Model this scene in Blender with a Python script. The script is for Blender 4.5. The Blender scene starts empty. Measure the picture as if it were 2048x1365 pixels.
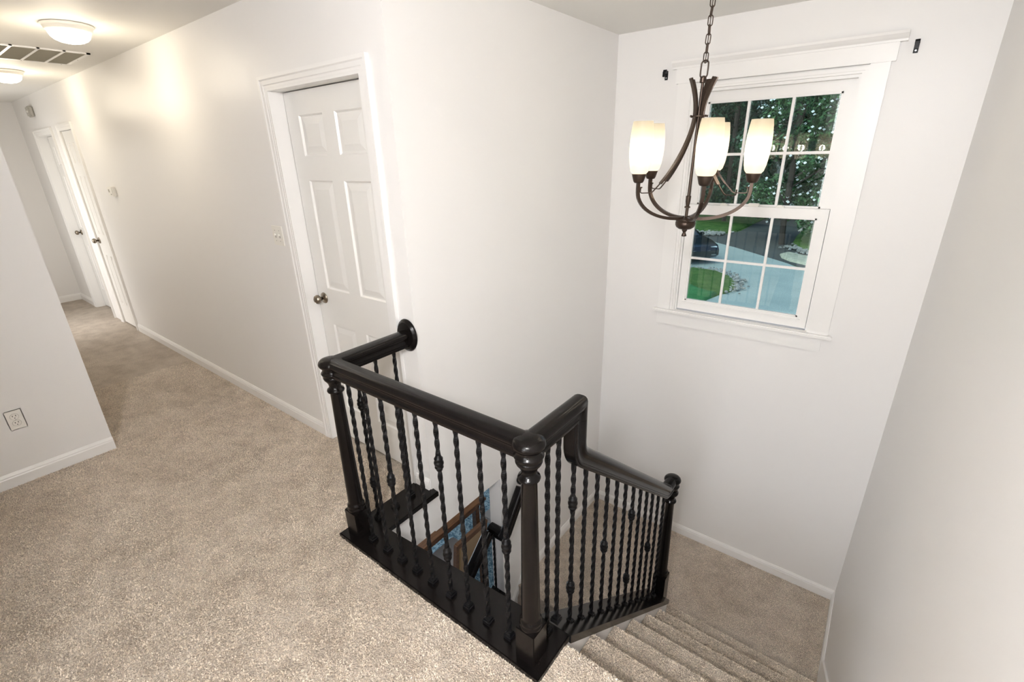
import bpy, bmesh, math, random
from mathutils import Vector, Matrix
R = math.radians
random.seed(7)
scene = bpy.context.scene
COL = scene.collection

# ------------------------------------------------------------------ camera
CAM = Vector((1.6735, -1.3927, 1.7125)); YAW, PITCH, ROLL, FPX = 38.0477, -21.3406, -1.4595, 951.02
def _axes():
    y, p, r = R(YAW), R(PITCH), R(ROLL)
    f = Vector((-math.sin(y)*math.cos(p), math.cos(y)*math.cos(p), math.sin(p)))
    rt = Vector((math.cos(y), math.sin(y), 0)); up = rt.cross(f)
    return math.cos(r)*rt + math.sin(r)*up, -math.sin(r)*rt + math.cos(r)*up, f
RT, UP, FW = _axes()
cd = bpy.data.cameras.new('camera'); cam = bpy.data.objects.new('camera', cd); COL.objects.link(cam)
cd.sensor_fit = 'HORIZONTAL'; cd.sensor_width = 36.0; cd.lens = FPX/2048*36; cd.clip_start = .02; cd.clip_end = 300
cam.matrix_world = Matrix(((RT.x, UP.x, -FW.x, CAM.x), (RT.y, UP.y, -FW.y, CAM.y), (RT.z, UP.z, -FW.z, CAM.z), (0, 0, 0, 1)))
scene.camera = cam
def ground(u, w, z=-2.9):                        # where the sight line of a photo pixel meets the ground outside
    d = FW + RT*((u-1024)/FPX) - UP*((w-682.5)/FPX)
    t = (z-CAM.z)/d.z
    return CAM + t*d
# ------------------------------------------------------------------ world, light, exposure
wd = bpy.data.worlds.new('world'); scene.world = wd; wd.use_nodes = True
wn = wd.node_tree.nodes; wl = wd.node_tree.links; bg = wn['Background']
sky = wn.new('ShaderNodeTexSky'); sky.sky_type = 'NISHITA'; sky.sun_disc = False; sky.sun_elevation = R(48); sky.sun_rotation = R(200); sky.ozone_density = .3; sky.dust_density = 3.0; sky.air_density = .8
wl.new(sky.outputs['Color'], bg.inputs['Color']); bg.inputs['Strength'].default_value = .21
vs = scene.view_settings; vs.view_transform = 'Standard'; vs.look = 'None'; vs.gamma = 1; vs.use_curve_mapping = False; vs.exposure = 0.56
scene.cycles.diffuse_bounces = 8; scene.cycles.max_bounces = 14; scene.cycles.transparent_max_bounces = 16
def area(name, loc, target, sx, sy, power, col):
    l = bpy.data.lights.new(name, 'AREA'); l.shape = 'RECTANGLE'; l.size = sx; l.size_y = sy; l.energy = power; l.color = col
    o = bpy.data.objects.new(name, l); COL.objects.link(o); o.location = loc
    o.rotation_euler = (Vector(target)-Vector(loc)).to_track_quat('-Z', 'Y').to_euler(); return o
# added fill, shaped like daylight from an unseen window behind the camera
area('fill_light_rear', (1.40, -3.49, 1.40), (1.0, 0, .2), .86, 1.45, 30, (.94, .965, 1.0))
# fill added to brighten the far hall, through an unseen doorway
area('fill_light_far_hall', (-5.45, -1.02, 1.1), (-5.45, 0, .9), .72, 1.8, 10, (1.0, .97, .92))
# fill panel added in the room below, with no window behind it
area('fill_light_ground_floor', (-2.9, 1.0, -1.5), (-.6, 1.2, -2.6), 1.4, 1.2, 30, (.80, .90, 1.0))
LAMP_HALL, LAMP_CHAND = (1.0, .88, .68), (1.0, .94, .85)

# ------------------------------------------------------------------ materials
MATS = {}
def mat(name, col, rough=.5, metal=0, spec=.5, build=None, coat=0):
    m = bpy.data.materials.new(name); m.use_nodes = True; b = m.node_tree.nodes['Principled BSDF']
    b.inputs['Base Color'].default_value = (*col, 1); b.inputs['Roughness'].default_value = rough; b.inputs['Metallic'].default_value = metal
    b.inputs['Specular IOR Level'].default_value = spec; b.inputs['Coat Weight'].default_value = coat; b.inputs['Coat Roughness'].default_value = .15
    if build: build(m.node_tree.nodes, m.node_tree.links, b)
    MATS[name] = m; return m
def coords(n, l, scale=(1, 1, 1), kind='Object'):
    tc = n.new('ShaderNodeTexCoord'); mp = n.new('ShaderNodeMapping'); l.new(tc.outputs[kind], mp.inputs['Vector']); mp.inputs['Scale'].default_value = scale
    return mp.outputs['Vector']
def noise(n, l, vec, scale, detail=3, rough=.5):
    t = n.new('ShaderNodeTexNoise'); l.new(vec, t.inputs['Vector']); t.inputs['Scale'].default_value = scale; t.inputs['Detail'].default_value = detail; t.inputs['Roughness'].default_value = rough
    return t.outputs['Fac']
def ramp(n, l, fac, stops):
    r = n.new('ShaderNodeValToRGB'); l.new(fac, r.inputs['Fac']); e = r.color_ramp.elements
    while len(e) < len(stops): e.new(.5)
    for k, (p, c) in enumerate(stops): e[k].position = p; e[k].color = (*c, 1)
    return r.outputs['Color']
def mixc(n, l, a, b, fac, mode='MIX'):
    m = n.new('ShaderNodeMix'); m.data_type = 'RGBA'; m.blend_type = mode
    for s, x in ((m.inputs[6], a), (m.inputs[7], b), (m.inputs[0], fac)):
        if hasattr(x, 'links') or isinstance(x, bpy.types.NodeSocket): l.new(x, s)
        elif isinstance(x, (int, float)): s.default_value = x
        else: s.default_value = (*x, 1)
    return m.outputs[2]
def bump(n, l, b, h, strength, dist):
    t = n.new('ShaderNodeBump'); t.inputs['Strength'].default_value = strength; t.inputs['Distance'].default_value = dist
    l.new(h, t.inputs['Height']); l.new(t.outputs['Normal'], b.inputs['Normal'])
def paint(n, l, b):
    v = coords(n, l, kind='Generated'); tc = coords(n, l)
    bump(n, l, b, noise(n, l, tc, 160, 3), .06, .002)
mat('wall_paint', (.815, .803, .79), .36, spec=.30, build=paint)
mat('ceiling_paint', (.82, .81, .78), .6, spec=.3, build=paint)
def trimgrain(n, l, b): bump(n, l, b, noise(n, l, coords(n, l, (1, 1, 1)), 60, 2), .03, .001)
mat('white_trim', (.84, .83, .815), .3, spec=.5, build=trimgrain)
mat('door_white', (.80, .79, .765), .32, spec=.5, build=trimgrain)
def carpet_nodes(n, l, b):
    v = coords(n, l)
    big = noise(n, l, v, 2.2, 4, .6); mid = noise(n, l, v, 9, 4, .65); fine = noise(n, l, v, 190, 3, .7)
    c = ramp(n, l, big, [(.36, (.78, .68, .57)), (.64, (.92, .82, .71))])
    c2 = ramp(n, l, mid, [(.35, (.82, .80, .78)), (.60, (1, 1, 1))])
    c = mixc(n, l, c, c2, 1.0, 'MULTIPLY')
    vo = n.new('ShaderNodeTexVoronoi'); vo.inputs['Scale'].default_value = 150; l.new(v, vo.inputs['Vector'])
    c3 = ramp(n, l, fine, [(.30, (.50, .48, .46)), (.62, (1.12, 1.1, 1.08))])
    l.new(mixc(n, l, c, c3, 1.0, 'MULTIPLY'), b.inputs['Base Color'])
    mx = n.new('ShaderNodeMath'); mx.operation = 'SUBTRACT'; l.new(fine, mx.inputs[0]); l.new(vo.outputs['Distance'], mx.inputs[1])
    bump(n, l, b, mx.outputs[0], 1.0, .012)
    b.inputs['Sheen Weight'].default_value = .25; b.inputs['Sheen Roughness'].default_value = .5
mat('carpet', (.5, .42, .33), .97, spec=.05, build=carpet_nodes)
def yarn(n, l, b):
    v = coords(n, l); g = n.new('ShaderNodeNewGeometry')
    big = noise(n, l, v, 2.2, 4, .6); mid = noise(n, l, v, 9, 4, .65)
    c = ramp(n, l, big, [(.34, (.85, .755, .635)), (.66, (.97, .88, .765))])
    c = mixc(n, l, c, ramp(n, l, mid, [(.35, (.88, .865, .85)), (.60, (1, 1, 1))]), 1.0, 'MULTIPLY')
    c = mixc(n, l, c, ramp(n, l, noise(n, l, v, 4.5, 2, .5), [(.60, (1, 1, 1)), (.69, (.84, .825, .81))]), 1.0, 'MULTIPLY')
    l.new(mixc(n, l, c, ramp(n, l, g.outputs['Random Per Island'], [(0, (.52, .51, .50)), (.5, (.98, .97, .96)), (1, (1.13, 1.12, 1.11))]), 1.0, 'MULTIPLY'), b.inputs['Base Color'])
mat('carpet_yarn', (.7, .6, .5), .95, spec=.1, build=yarn)
def darkwood(n, l, b):
    v = coords(n, l, (2, 2, 2)); f = noise(n, l, v, 12, 4, .6)
    l.new(ramp(n, l, f, [(.3, (.0035, .0030, .0030)), (.7, (.0075, .0058, .0052))]), b.inputs['Base Color'])
    bump(n, l, b, f, .03, .002)
mat('black_wood', (.015, .010, .008), .20, spec=.2, build=darkwood)
mat('black_iron', (.005, .0048, .0054), .36, spec=.2)
def bronzed(n, l, b): bump(n, l, b, noise(n, l, coords(n, l), 220, 2), .05, .001)
mat('bronze', (.060, .042, .032), .38, metal=.75, build=bronzed)
mat('aged_nickel', (.30, .26, .21), .28, metal=1.0, build=bronzed)
mat('brass', (.55, .38, .11), .3, metal=1.0)
mat('steel', (.5, .5, .5), .3, metal=1.0)
mat('plastic_white', (.82, .80, .75), .35)
mat('plastic_grey', (.42, .40, .36), .45)
mat('dark_slot', (.02, .02, .02), .6)
mat('vent_grey', (.34, .32, .26), .55)
def wood(n, l, b):
    v = coords(n, l, (6, 1, 6)); f = noise(n, l, v, 7, 5, .6)
    l.new(ramp(n, l, f, [(.3, (.085, .035, .014)), (.7, (.20, .092, .038))]), b.inputs['Base Color'])
mat('brown_wood', (.15, .07, .03), .3, build=wood)
def cloth(n, l, b): bump(n, l, b, noise(n, l, coords(n, l), 260, 2), .3, .002)
mat('tan_fabric', (.33, .21, .115), .85, spec=.2, build=cloth)
mat('grey_fabric', (.55, .55, .56), .85, spec=.2, build=cloth)
def rugn(n, l, b):
    v = coords(n, l)
    w1 = n.new('ShaderNodeTexWave'); w1.inputs['Scale'].default_value = 9; w1.inputs['Distortion'].default_value = 14; w1.inputs['Detail'].default_value = 3; w1.inputs['Detail Scale'].default_value = 3; l.new(v, w1.inputs['Vector'])
    f = noise(n, l, v, 26, 3, .6)
    a = ramp(n, l, w1.outputs['Fac'], [(.35, (.12, .20, .25)), (.50, (.80, .85, .84)), (.62, (.26, .38, .44))])
    c = ramp(n, l, f, [(.40, (.35, .45, .52)), (.55, (1.1, 1.1, 1.1))])
    l.new(mixc(n, l, a, c, 1.0, 'MULTIPLY'), b.inputs['Base Color'])
mat('blue_rug', (.2, .35, .45), .95, spec=.05, build=rugn)
def hardwood(n, l, b):
    f = noise(n, l, coords(n, l, (1, 9, 1)), 6, 4, .6); l.new(ramp(n, l, f, [(.3, (.12, .06, .03)), (.7, (.22, .12, .06))]), b.inputs['Base Color'])
mat('plank_floor', (.18, .09, .05), .35, build=hardwood)
def emis(name, col, strength, base=(.9, .88, .82), trans=False):
    m = bpy.data.materials.new(name); m.use_nodes = True; n = m.node_tree.nodes; l = m.node_tree.links; b = n['Principled BSDF']
    b.inputs['Base Color'].default_value = (*base, 1); b.inputs['Roughness'].default_value = .45
    b.inputs['Emission Color'].default_value = (*col, 1); b.inputs['Emission Strength'].default_value = strength
    if trans:
        t = n.new('ShaderNodeBsdfTranslucent'); t.inputs['Color'].default_value = (*base, 1)
        mx = n.new('ShaderNodeMixShader'); mx.inputs[0].default_value = .6
        l.new(b.outputs[0], mx.inputs[1]); l.new(t.outputs[0], mx.inputs[2]); tr = n.new('ShaderNodeBsdfTransparent'); tr.inputs['Color'].default_value = (1, .95, .86, 1); m2 = n.new('ShaderNodeMixShader'); m2.inputs[0].default_value = .24
        l.new(mx.outputs[0], m2.inputs[1]); l.new(tr.outputs[0], m2.inputs[2]); l.new(m2.outputs[0], n['Material Output'].inputs['Surface'])
    MATS[name] = m; return m
emis('dome_glass', LAMP_HALL, 7.0)
emis('shade_glass', (1.0, .87, .64), .55, (.20, .175, .13), True)
emis('bulb_glow', LAMP_CHAND, 8)
def glassm():
    m = bpy.data.materials.new('window_glass'); m.use_nodes = True; n = m.node_tree.nodes; l = m.node_tree.links; n.remove(n['Principled BSDF'])
    t = n.new('ShaderNodeBsdfTransparent'); t.inputs['Color'].default_value = (.80, .93, .93, 1)
    g = n.new('ShaderNodeBsdfGlossy'); g.inputs['Roughness'].default_value = .0
    lw = n.new('ShaderNodeFresnel'); lw.inputs['IOR'].default_value = 1.7
    mx = n.new('ShaderNodeMixShader'); l.new(lw.outputs[0], mx.inputs[0]); l.new(t.outputs[0], mx.inputs[1]); l.new(g.outputs[0], mx.inputs[2])
    l.new(mx.outputs[0], n['Material Output'].inputs['Surface']); MATS['window_glass'] = m
glassm()
def asph(c1, c2, name, sc=1.2):
    def f(n, l, b):
        v = coords(n, l); l.new(mixc(n, l, ramp(n, l, noise(n, l, v, sc, 5, .65), [(.3, c1), (.7, c2)]), ramp(n, l, noise(n, l, v, 30, 3), [(.3, (.75,)*3), (.7, (1.1,)*3)]), 1.0, 'MULTIPLY'), b.inputs['Base Color'])
    mat(name, c1, .9, spec=.2, build=f)
asph((.36, .44, .42), (.48, .56, .53), 'street_paving', .5)
asph((.075, .085, .085), (.12, .13, .125), 'shaded_paving', .5)  # dark copy of the paving, tree shade put into the colour
asph((.035, .11, .025), (.13, .22, .06), 'grass', 2.5)
asph((.05, .18, .06), (.09, .28, .10), 'lawn_bright', 3)
asph((.36, .38, .30), (.60, .60, .48), 'ground_cover', 5)
asph((.16, .17, .16), (.46, .47, .45), 'stone', 3)
def leafm(name, c1, c2, c3):
    def f(n, l, b):
        oi = n.new('ShaderNodeNewGeometry'); l.new(ramp(n, l, oi.outputs['Random Per Island'], [(0, c1), (.55, c2), (1, c3)]), b.inputs['Base Color'])
    mat(name, c2, .55, spec=.3, build=f)
leafm('leaf_dark', (.006, .026, .016), (.016, .058, .032), (.06, .15, .085))
leafm('leaf_mid', (.010, .04, .014), (.030, .10, .035), (.10, .24, .09))
mat('bark', (.05, .04, .035), .9)
mat('blossom', (.80, .86, .88), .7)
mat('car_black', (.008, .009, .011), .16, coat=.8)
mat('car_silver', (.42, .45, .47), .22, metal=.5)
mat('car_glass', (.03, .04, .05), .05)
mat('tyre', (.015, .015, .015), .85)
mat('headlight', (.75, .80, .82), .15)
mat('siding', (.55, .55, .53), .7)

# ------------------------------------------------------------------ mesh helpers
def obj(name, bm, m, parent=None, smooth=False, loc=None, autosmooth=None):
    me = bpy.data.meshes.new(name); bmesh.ops.recalc_face_normals(bm, faces=bm.faces); bm.to_mesh(me); bm.free()
    o = bpy.data.objects.new(name, me); COL.objects.link(o); me.materials.append(MATS[m])
    if smooth: me.shade_smooth()
    if autosmooth is not None:
        me.shade_smooth(); ed = me.edges; bm2 = bmesh.new(); bm2.from_mesh(me)
        for e in bm2.edges:
            e.smooth = not (len(e.link_faces) == 2 and e.calc_face_angle(0) > R(autosmooth))
        bm2.to_mesh(me); bm2.free()
    if parent: o.parent = parent
    if loc: o.location = loc
    return o
def tag(o, label=None, cat=None, group=None, kind=None):
    if label: o['label'] = label
    if cat: o['category'] = cat
    if group: o['group'] = group
    if kind: o['kind'] = kind
    return o
def empty(name, loc=(0, 0, 0), rot=(0, 0, 0)):
    o = bpy.data.objects.new(name, None); COL.objects.link(o); o.location = loc; o.rotation_euler = rot; o.empty_display_size = .05; return o
def inst(name, me, parent=None, loc=(0, 0, 0), rot=(0, 0, 0)):
    o = bpy.data.objects.new(name, me); COL.objects.link(o); o.location = loc; o.rotation_euler = rot
    if parent: o.parent = parent
    return o
def bx(bm, x0, x1, y0, y1, z0, z1, bev=0):
    vs_ = [bm.verts.new(p) for p in ((x0, y0, z0), (x1, y0, z0), (x1, y1, z0), (x0, y1, z0), (x0, y0, z1), (x1, y0, z1), (x1, y1, z1), (x0, y1, z1))]
    fs = [bm.faces.new([vs_[i] for i in f]) for f in ((0, 3, 2, 1), (4, 5, 6, 7), (0, 1, 5, 4), (1, 2, 6, 5), (2, 3, 7, 6), (3, 0, 4, 7))]
    if bev:
        es = list({e for f in fs for e in f.edges}); bmesh.ops.bevel(bm, geom=es, offset=bev, segments=2, affect='EDGES')
    return bm
def box(*a, bev=0): return bx(bmesh.new(), *a, bev=bev)
def lathe(bm, prof, c=(0, 0, 0), seg=20, axis='z', cap=True):
    rings = []
    for r, z in prof:
        ring = []
        for k in range(seg):
            a = 2*math.pi*k/seg; p = (r*math.cos(a), r*math.sin(a), z)
            if axis == 'y': p = (p[0], p[2], p[1])
            if axis == 'x': p = (p[2], p[0], p[1])
            ring.append(bm.verts.new((p[0]+c[0], p[1]+c[1], p[2]+c[2])))
        rings.append(ring)
    for a, b in zip(rings, rings[1:]):
        for k in range(seg): bm.faces.new((a[k], a[(k+1) % seg], b[(k+1) % seg], b[k]))
    if cap:
        bm.faces.new(rings[0][::-1]); bm.faces.new(rings[-1])
    return bm
def sweep(bm, path, prof, ups=None, closed_prof=True, cap=True, mitre=True):
    """sweep profile (side, up) along path; ups gives the up vector at each point; sections are mitred"""
    path = [Vector(p) for p in path]; N = len(path); rings = []
    for i, p in enumerate(path):
        t0 = (path[i]-path[i-1]).normalized() if i else None; t1 = (path[i+1]-path[i]).normalized() if i < N-1 else None
        if t0 is None: t0 = t1
        if t1 is None: t1 = t0
        t = (t0+t1).normalized(); u0 = Vector(ups[i]) if ups else Vector((0, 0, 1))
        s0 = t0.cross(u0)
        if s0.length < 1e-5: s0 = t0.cross(Vector((0, 1, 0)))
        s0.normalize(); uu = s0.cross(t0).normalized(); d = t.dot(t0)
        ring = []
        for a, b in prof:
            q = s0*a + uu*b
            if mitre and d > .2: q = q - t0*(q.dot(t)/d)       # slide along the incoming direction to the mitre plane
            ring.append(bm.verts.new(p+q))
        rings.append(ring)
    M = len(prof)
    for a, b in zip(rings, rings[1:]):
        for k in range(M if closed_prof else M-1): bm.faces.new((a[k], a[(k+1) % M], b[(k+1) % M], b[k]))
    if cap and closed_prof:
        bm.faces.new(rings[0][::-1]); bm.faces.new(rings[-1])
    return bm
def circ(r, n=10): return [(r*math.cos(2*math.pi*k/n), r*math.sin(2*math.pi*k/n)) for k in range(n)]
def prism(bm, poly, axis, a, b):
    def P(u, v, w): return {'x': (w, u, v), 'y': (u, w, v), 'z': (u, v, w)}[axis]
    A = [bm.verts.new(P(u, v, a)) for u, v in poly]; B = [bm.verts.new(P(u, v, b)) for u, v in poly]; n = len(poly)
    bm.faces.new(A[::-1]); bm.faces.new(B)
    for k in range(n): bm.faces.new((A[k], A[(k+1) % n], B[(k+1) % n], B[k]))
    return bm
def struct(name, bm, m, label=None, **k):
    o = obj(name, bm, m, **k); o['kind'] = 'structure'
    if label: o['label'] = label
    return o

# ------------------------------------------------------------------ setting
H = 2.445; XE = -6.95; XL, YL = -2.009, -.9006; YW = 1.9865; XR = 1.9212; ZL = -1.346; ZG = -2.69; YB = -3.5
RISE = 1.346/7; RUN = .2316
# upper carpeted floor
bm = bmesh.new()
prism(bm, [(XE, YL), (XL, YL), (XL, YB), (XR, YB), (XR, -.335), (1.035, -.335), (1.035, -.485), (-.125, -.485), (-.125, 0), (XE, 0)], 'z', -.02, 0)
struct('floor', bm, 'carpet', 'beige cut pile carpet of the upper hall and gallery')
bm = bmesh.new(); prism(bm, [(XE, YL), (XL, YL), (XL, YB), (XR, YB), (XR, -.335), (1.03, -.335), (1.03, -.36), (0, -.36), (0, 0), (XE, 0)], 'z', -.26, -.021)
struct('floor_deck', bm, 'wall_paint', 'painted edge of the upper floor round the stairwell')
# ceilings
struct('ceiling', box(XE-.1, XR+.1, YB-.1, YW+.1, H, H+.1), 'ceiling_paint', 'flat off white ceiling of the hall and stairwell')
# hall wall with three door openings
D1 = (-.943, -.166, 2.054); D2 = (-5.17, -4.71, 2.06); D3 = (-6.25, -5.52, 2.05)
def wall_with_openings(bm, x0, x1, y0, y1, z0, z1, ops):
    xs = x0
    for a, b, t in sorted(ops):
        bx(bm, xs, a, y0, y1, z0, z1); bx(bm, a, b, y0, y1, t, z1); xs = b
    bx(bm, xs, x1, y0, y1, z0, z1)
    return bm
struct('wall_hall', wall_with_openings(bmesh.new(), XE, 0, 0, .11, 0, H, (D1, D2, D3)), 'wall_paint', 'off white hall wall with three white panel doors')
struct('wall_hall_end', box(XE-.1, XE, YL-.1, .11, 0, H), 'wall_paint', 'off white end wall of the hall')
struct('wall_hall_south', wall_with_openings(bmesh.new(), XE, XL-.1, YL-.1, YL, 0, H, ((-5.83, -5.07, 2.05),)), 'wall_paint', 'off white hall wall facing the doors')  # doorway opening added for the far hall fill light
struct('wall_left', box(XL-.1, XL, YB, YL, 0, H), 'wall_paint', 'off white wall with the socket at the left edge')
# stairwell left wall: full above the ceiling of the ground floor, below it only past the end of the lower flight
bm = bmesh.new(); bx(bm, -.10, 0, .11, YW, -.27, H); bx(bm, -.10, 0, .58, YW, ZG, -.27); struct('wall_stairwell', bm, 'wall_paint', 'tall off white stairwell wall between hall and window')
struct('wall_stairwell_edge', box(-.10, 0, 0, .11, -.27, 0), 'wall_paint')
# window wall with opening
WX0, WX1, WZ0, WZ1 = .525, 1.440, .600, 2.105
bm = bmesh.new(); bx(bm, -.1, WX0, YW, YW+.14, ZG, H); bx(bm, WX1, XR+.1, YW, YW+.14, ZG, H); bx(bm, WX0, WX1, YW, YW+.14, ZG, WZ0); bx(bm, WX0, WX1, YW, YW+.14, WZ1, H)
struct('wall_window', bm, 'wall_paint', 'off white stairwell wall around the window')
struct('wall_right', box(XR, XR+.1, YB, YW+.14, ZG, H), 'wall_paint', 'off white wall along the right side of the stairs')
# wall behind the camera with an opening added for the rear fill light
bm = bmesh.new(); bx(bm, XL-.1, .96, YB-.1, YB, 0, H); bx(bm, 1.84, XR+.1, YB-.1, YB, 0, H); bx(bm, .96, 1.84, YB-.1, YB, 0, .66); bx(bm, .96, 1.84, YB-.1, YB, 2.15, H)
struct('wall_back', bm, 'wall_paint', 'off white wall behind the gallery')
struct('wall_light_blocker', box(.82, .91, YB, -1.95, 0, H), 'wall_paint', 'unseen wall added to block the rear fill light')  # out of view, keeps the rear fill off the near door
# landing
struct('floor_landing', box(0, XR, .735, YW, ZL-.2, ZL, bev=0), 'carpet', 'brown beige carpet of the half landing under the window')
# ground floor shell
struct('floor_ground', box(-4.2, XR, -3.5, 3.2, ZG-.12, ZG), 'plank_floor', 'wooden floor of the ground floor')
bm = bmesh.new(); bx(bm, -4.2, -.10, .11, 3.2, -.27, -.17); struct('ceiling_ground', bm, 'ceiling_paint', 'ceiling of the room below')
struct('wall_ground_left', box(-4.3, -4.2, -3.5, 3.2, ZG, -.26), 'wall_paint', 'wall of the room below')
struct('wall_ground_far', box(-4.2, -.1, 3.2, 3.3, ZG, -.17), 'wall_paint', 'far wall of the room below')
struct('wall_ground_back', box(-4.2, XR, -3.6, -3.5, ZG, -.26), 'wall_paint', 'rear wall of the room below')
struct('wall_ground_side', box(-.1, -.02, YW+.14, 3.3, ZG, 0), 'siding', 'outer side wall of the room below')

# mouldings
BBP = [(0, 0), (.014, 0), (.014, .058), (.011, .064), (.011, .070), (.006, .080), (.0035, .086), (0, .086)]
def base_run(name, x0, y0, x1, y1, z, nx, ny, label, parent=None, dz=0):
    """baseboard along a straight wall; (nx,ny) points into the room"""
    bm = bmesh.new(); A = []; B = []
    for o, h in BBP:
        A.append(bm.verts.new((x0+nx*o, y0+ny*o, z+h))); B.append(bm.verts.new((x1+nx*o, y1+ny*o, z+dz+h)))
    n = len(BBP)
    for k in range(n): bm.faces.new((A[k], A[(k+1) % n], B[(k+1) % n], B[k]))
    bm.faces.new(A); bm.faces.new(B[::-1])
    o = obj(name, bm, 'white_trim', parent)
    if not parent: tag(o, label, kind='structure')
    return o
CW = .055
base_run('baseboard_hall', -4.63, 0, D1[0]-CW, 0, 0, 0, -1, 'white baseboard along the hall wall')
base_run('baseboard_hall_corner', D1[1]+CW, 0, -.005, 0, 0, 0, -1, 'short white baseboard between near door and stairwell corner')
base_run('baseboard_hall_far', XE, 0, D3[0]-CW, 0, 0, 0, -1, 'short white baseboard at the far end of the hall')
base_run('baseboard_hall_end', XE, YL, XE, 0, 0, 1, 0, 'white baseboard across the end of the hall')
base_run('baseboard_left', XL, YB, XL, YL+.0, 0, 1, 0, 'white baseboard under the socket at the left')
base_run('baseboard_landing_window', 0, YW, XR, YW, ZL, 0, -1, 'white baseboard under the window')
base_run('baseboard_landing_left', 0, .80, 0, YW, ZL, 1, 0, 'white baseboard along the stairwell wall of the landing')
base_run('baseboard_landing_right', XR, 1.32, XR, YW, ZL, -1, 0, 'white baseboard at the right of the landing')
base_run('trim_lower_flight', 0, .80, 0, .585, ZL, 1, 0, 'white skirting running down beside the lower flight', dz=-.26)

# ------------------------------------------------------------------ doors
def frame_prof_strip(bm, pts, width, thick, n):     # casing band along a polyline on the hall wall (plane y=0), inner edge = pts
    pass
def casing(parent, x0, x1, zt, w=CW):
    """three sided moulded casing on y=0 facing -y: outer raised back band, stepped inwards"""
    steps = [(0, .011), (.012, .011), (.016, .014), (.034, .015), (.040, .019), (w, .019), (w, 0), (0, 0)]
    pathL = [(x0, 0), (x0, zt), (x1, zt), (x1, 0)]; nrm = [(-1, 0), (-1, 1), (1, 1), (1, 0)]
    bm = bmesh.new(); rings = []
    for (x, z), (nx, nz) in zip(pathL, nrm): rings.append([bm.verts.new((x+nx*o, -t, z+nz*o)) for o, t in steps])
    n = len(steps)
    for a, b in zip(rings, rings[1:]):
        for k in range(n): bm.faces.new((a[k], a[(k+1) % n], b[(k+1) % n], b[k]))
    bm.faces.new(rings[0]); bm.faces.new(rings[-1][::-1])
    return obj('casing', bm, 'white_trim', parent)
def jamb(parent, x0, x1, zt, depth):
    bm = bmesh.new(); t = .012
    bx(bm, x0, x0+t, -.0095, depth+.04, 0, zt); bx(bm, x1-t, x1, -.0095, depth+.04, 0, zt); bx(bm, x0+t, x1-t, -.0095, depth+.04, zt-t, zt)
    return obj('jamb', bm, 'white_trim', parent)
def panel_slab(parent, x0, x1, y, zt, cols, knob_x, hinge_side=None):
    """moulded six panel slab: the field is a grid of quads with the panels sunk and raised again"""
    bm = bmesh.new(); w = x1-x0; st = .11 if cols == 2 else .09; ms = .10
    xs = [(x0+st, (x0+x1)/2-ms/2), ((x0+x1)/2+ms/2, x1-st)] if cols == 2 else [(x0+st, x1-st)]
    k = zt/2.04; zs = [(.24*k, .80*k), (1.02*k, 1.615*k), (1.735*k, 1.93*k)]
    gx = sorted({x0, x1, *[a for p in xs for a in p]}); gz = sorted({.012, zt, *[a for p in zs for a in p]})
    def q(a, b, c, d): bm.faces.new([bm.verts.new(p) for p in (a, b, c, d)])
    for i in range(len(gx)-1):
        for j in range(len(gz)-1):
            X0, X1, Z0, Z1 = gx[i], gx[i+1], gz[j], gz[j+1]
            if any(abs(a-X0) < 1e-6 for a, b in xs) and any(abs(a-Z0) < 1e-6 for a, b in zs):
                lev = [(0, 0), (.008, .009), (.016, .009), (.046, .0025)]      # inset, depth
                for (i0, d0), (i1, d1) in zip(lev, lev[1:]):
                    o = [(X0+i0, Z0+i0), (X1-i0, Z0+i0), (X1-i0, Z1-i0), (X0+i0, Z1-i0)]; n_ = [(X0+i1, Z0+i1), (X1-i1, Z0+i1), (X1-i1, Z1-i1), (X0+i1, Z1-i1)]
                    for e in range(4):
                        a, b = o[e], o[(e+1) % 4]; c, d = n_[(e+1) % 4], n_[e]
                        q((a[0], y+d0, a[1]), (b[0], y+d0, b[1]), (c[0], y+d1, c[1]), (d[0], y+d1, d[1]))
                i1, d1 = lev[-1]; q((X0+i1, y+d1, Z0+i1), (X1-i1, y+d1, Z0+i1), (X1-i1, y+d1, Z1-i1), (X0+i1, y+d1, Z1-i1))
            else: q((X0, y, Z0), (X1, y, Z0), (X1, y, Z1), (X0, y, Z1))
    bmesh.ops.remove_doubles(bm, verts=bm.verts, dist=1e-5)
    bx(bm, x0, x1, y+.012, y+.035, .012, zt)
    for a, b, c, d in ((x0, x0+.002, .012, zt), (x1-.002, x1, .012, zt)): bx(bm, a, b, y, y+.02, c, d)
    o = obj('door_slab', bm, 'door_white', parent)
    # knob
    kn = obj('door_knob', lathe(lathe(bmesh.new(), [(.001, -.064), (.014, -.063), (.023, -.056), (.027, -.046), (.025, -.036), (.016, -.029), (.009, -.025), (.0085, -.012)], (knob_x, y, .955), 24, 'y'), [(.010, -.013), (.020, -.012), (.024, -.009), (.030, -.007), (.033, -.002), (.033, .001)], (knob_x, y, .955), 24, 'y'), 'aged_nickel', parent, smooth=True)
    tag(kn, 'round aged nickel door knob')
    if hinge_side is not None:
        for hz in (.33, 1.09, 1.84):
            h = bmesh.new(); lathe(h, [(.006, -.045), (.006, .045)], (hinge_side, y-.004, hz), 8); bx(h, hinge_side-.016, hinge_side, y-.002, y+.002, hz-.045, hz+.045)
            tag(obj('hinge', h, 'brass', parent), 'brass hinge')
    return o
d = empty('door_1'); tag(d, 'white six panel door closest to the stairwell', kind='structure')
casing(d, D1[0], D1[1], D1[2]); jamb(d, *D1, .07); panel_slab(d, D1[0]+.014, D1[1]-.014, .07, 2.038, 2, D1[0]+.075)
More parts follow.
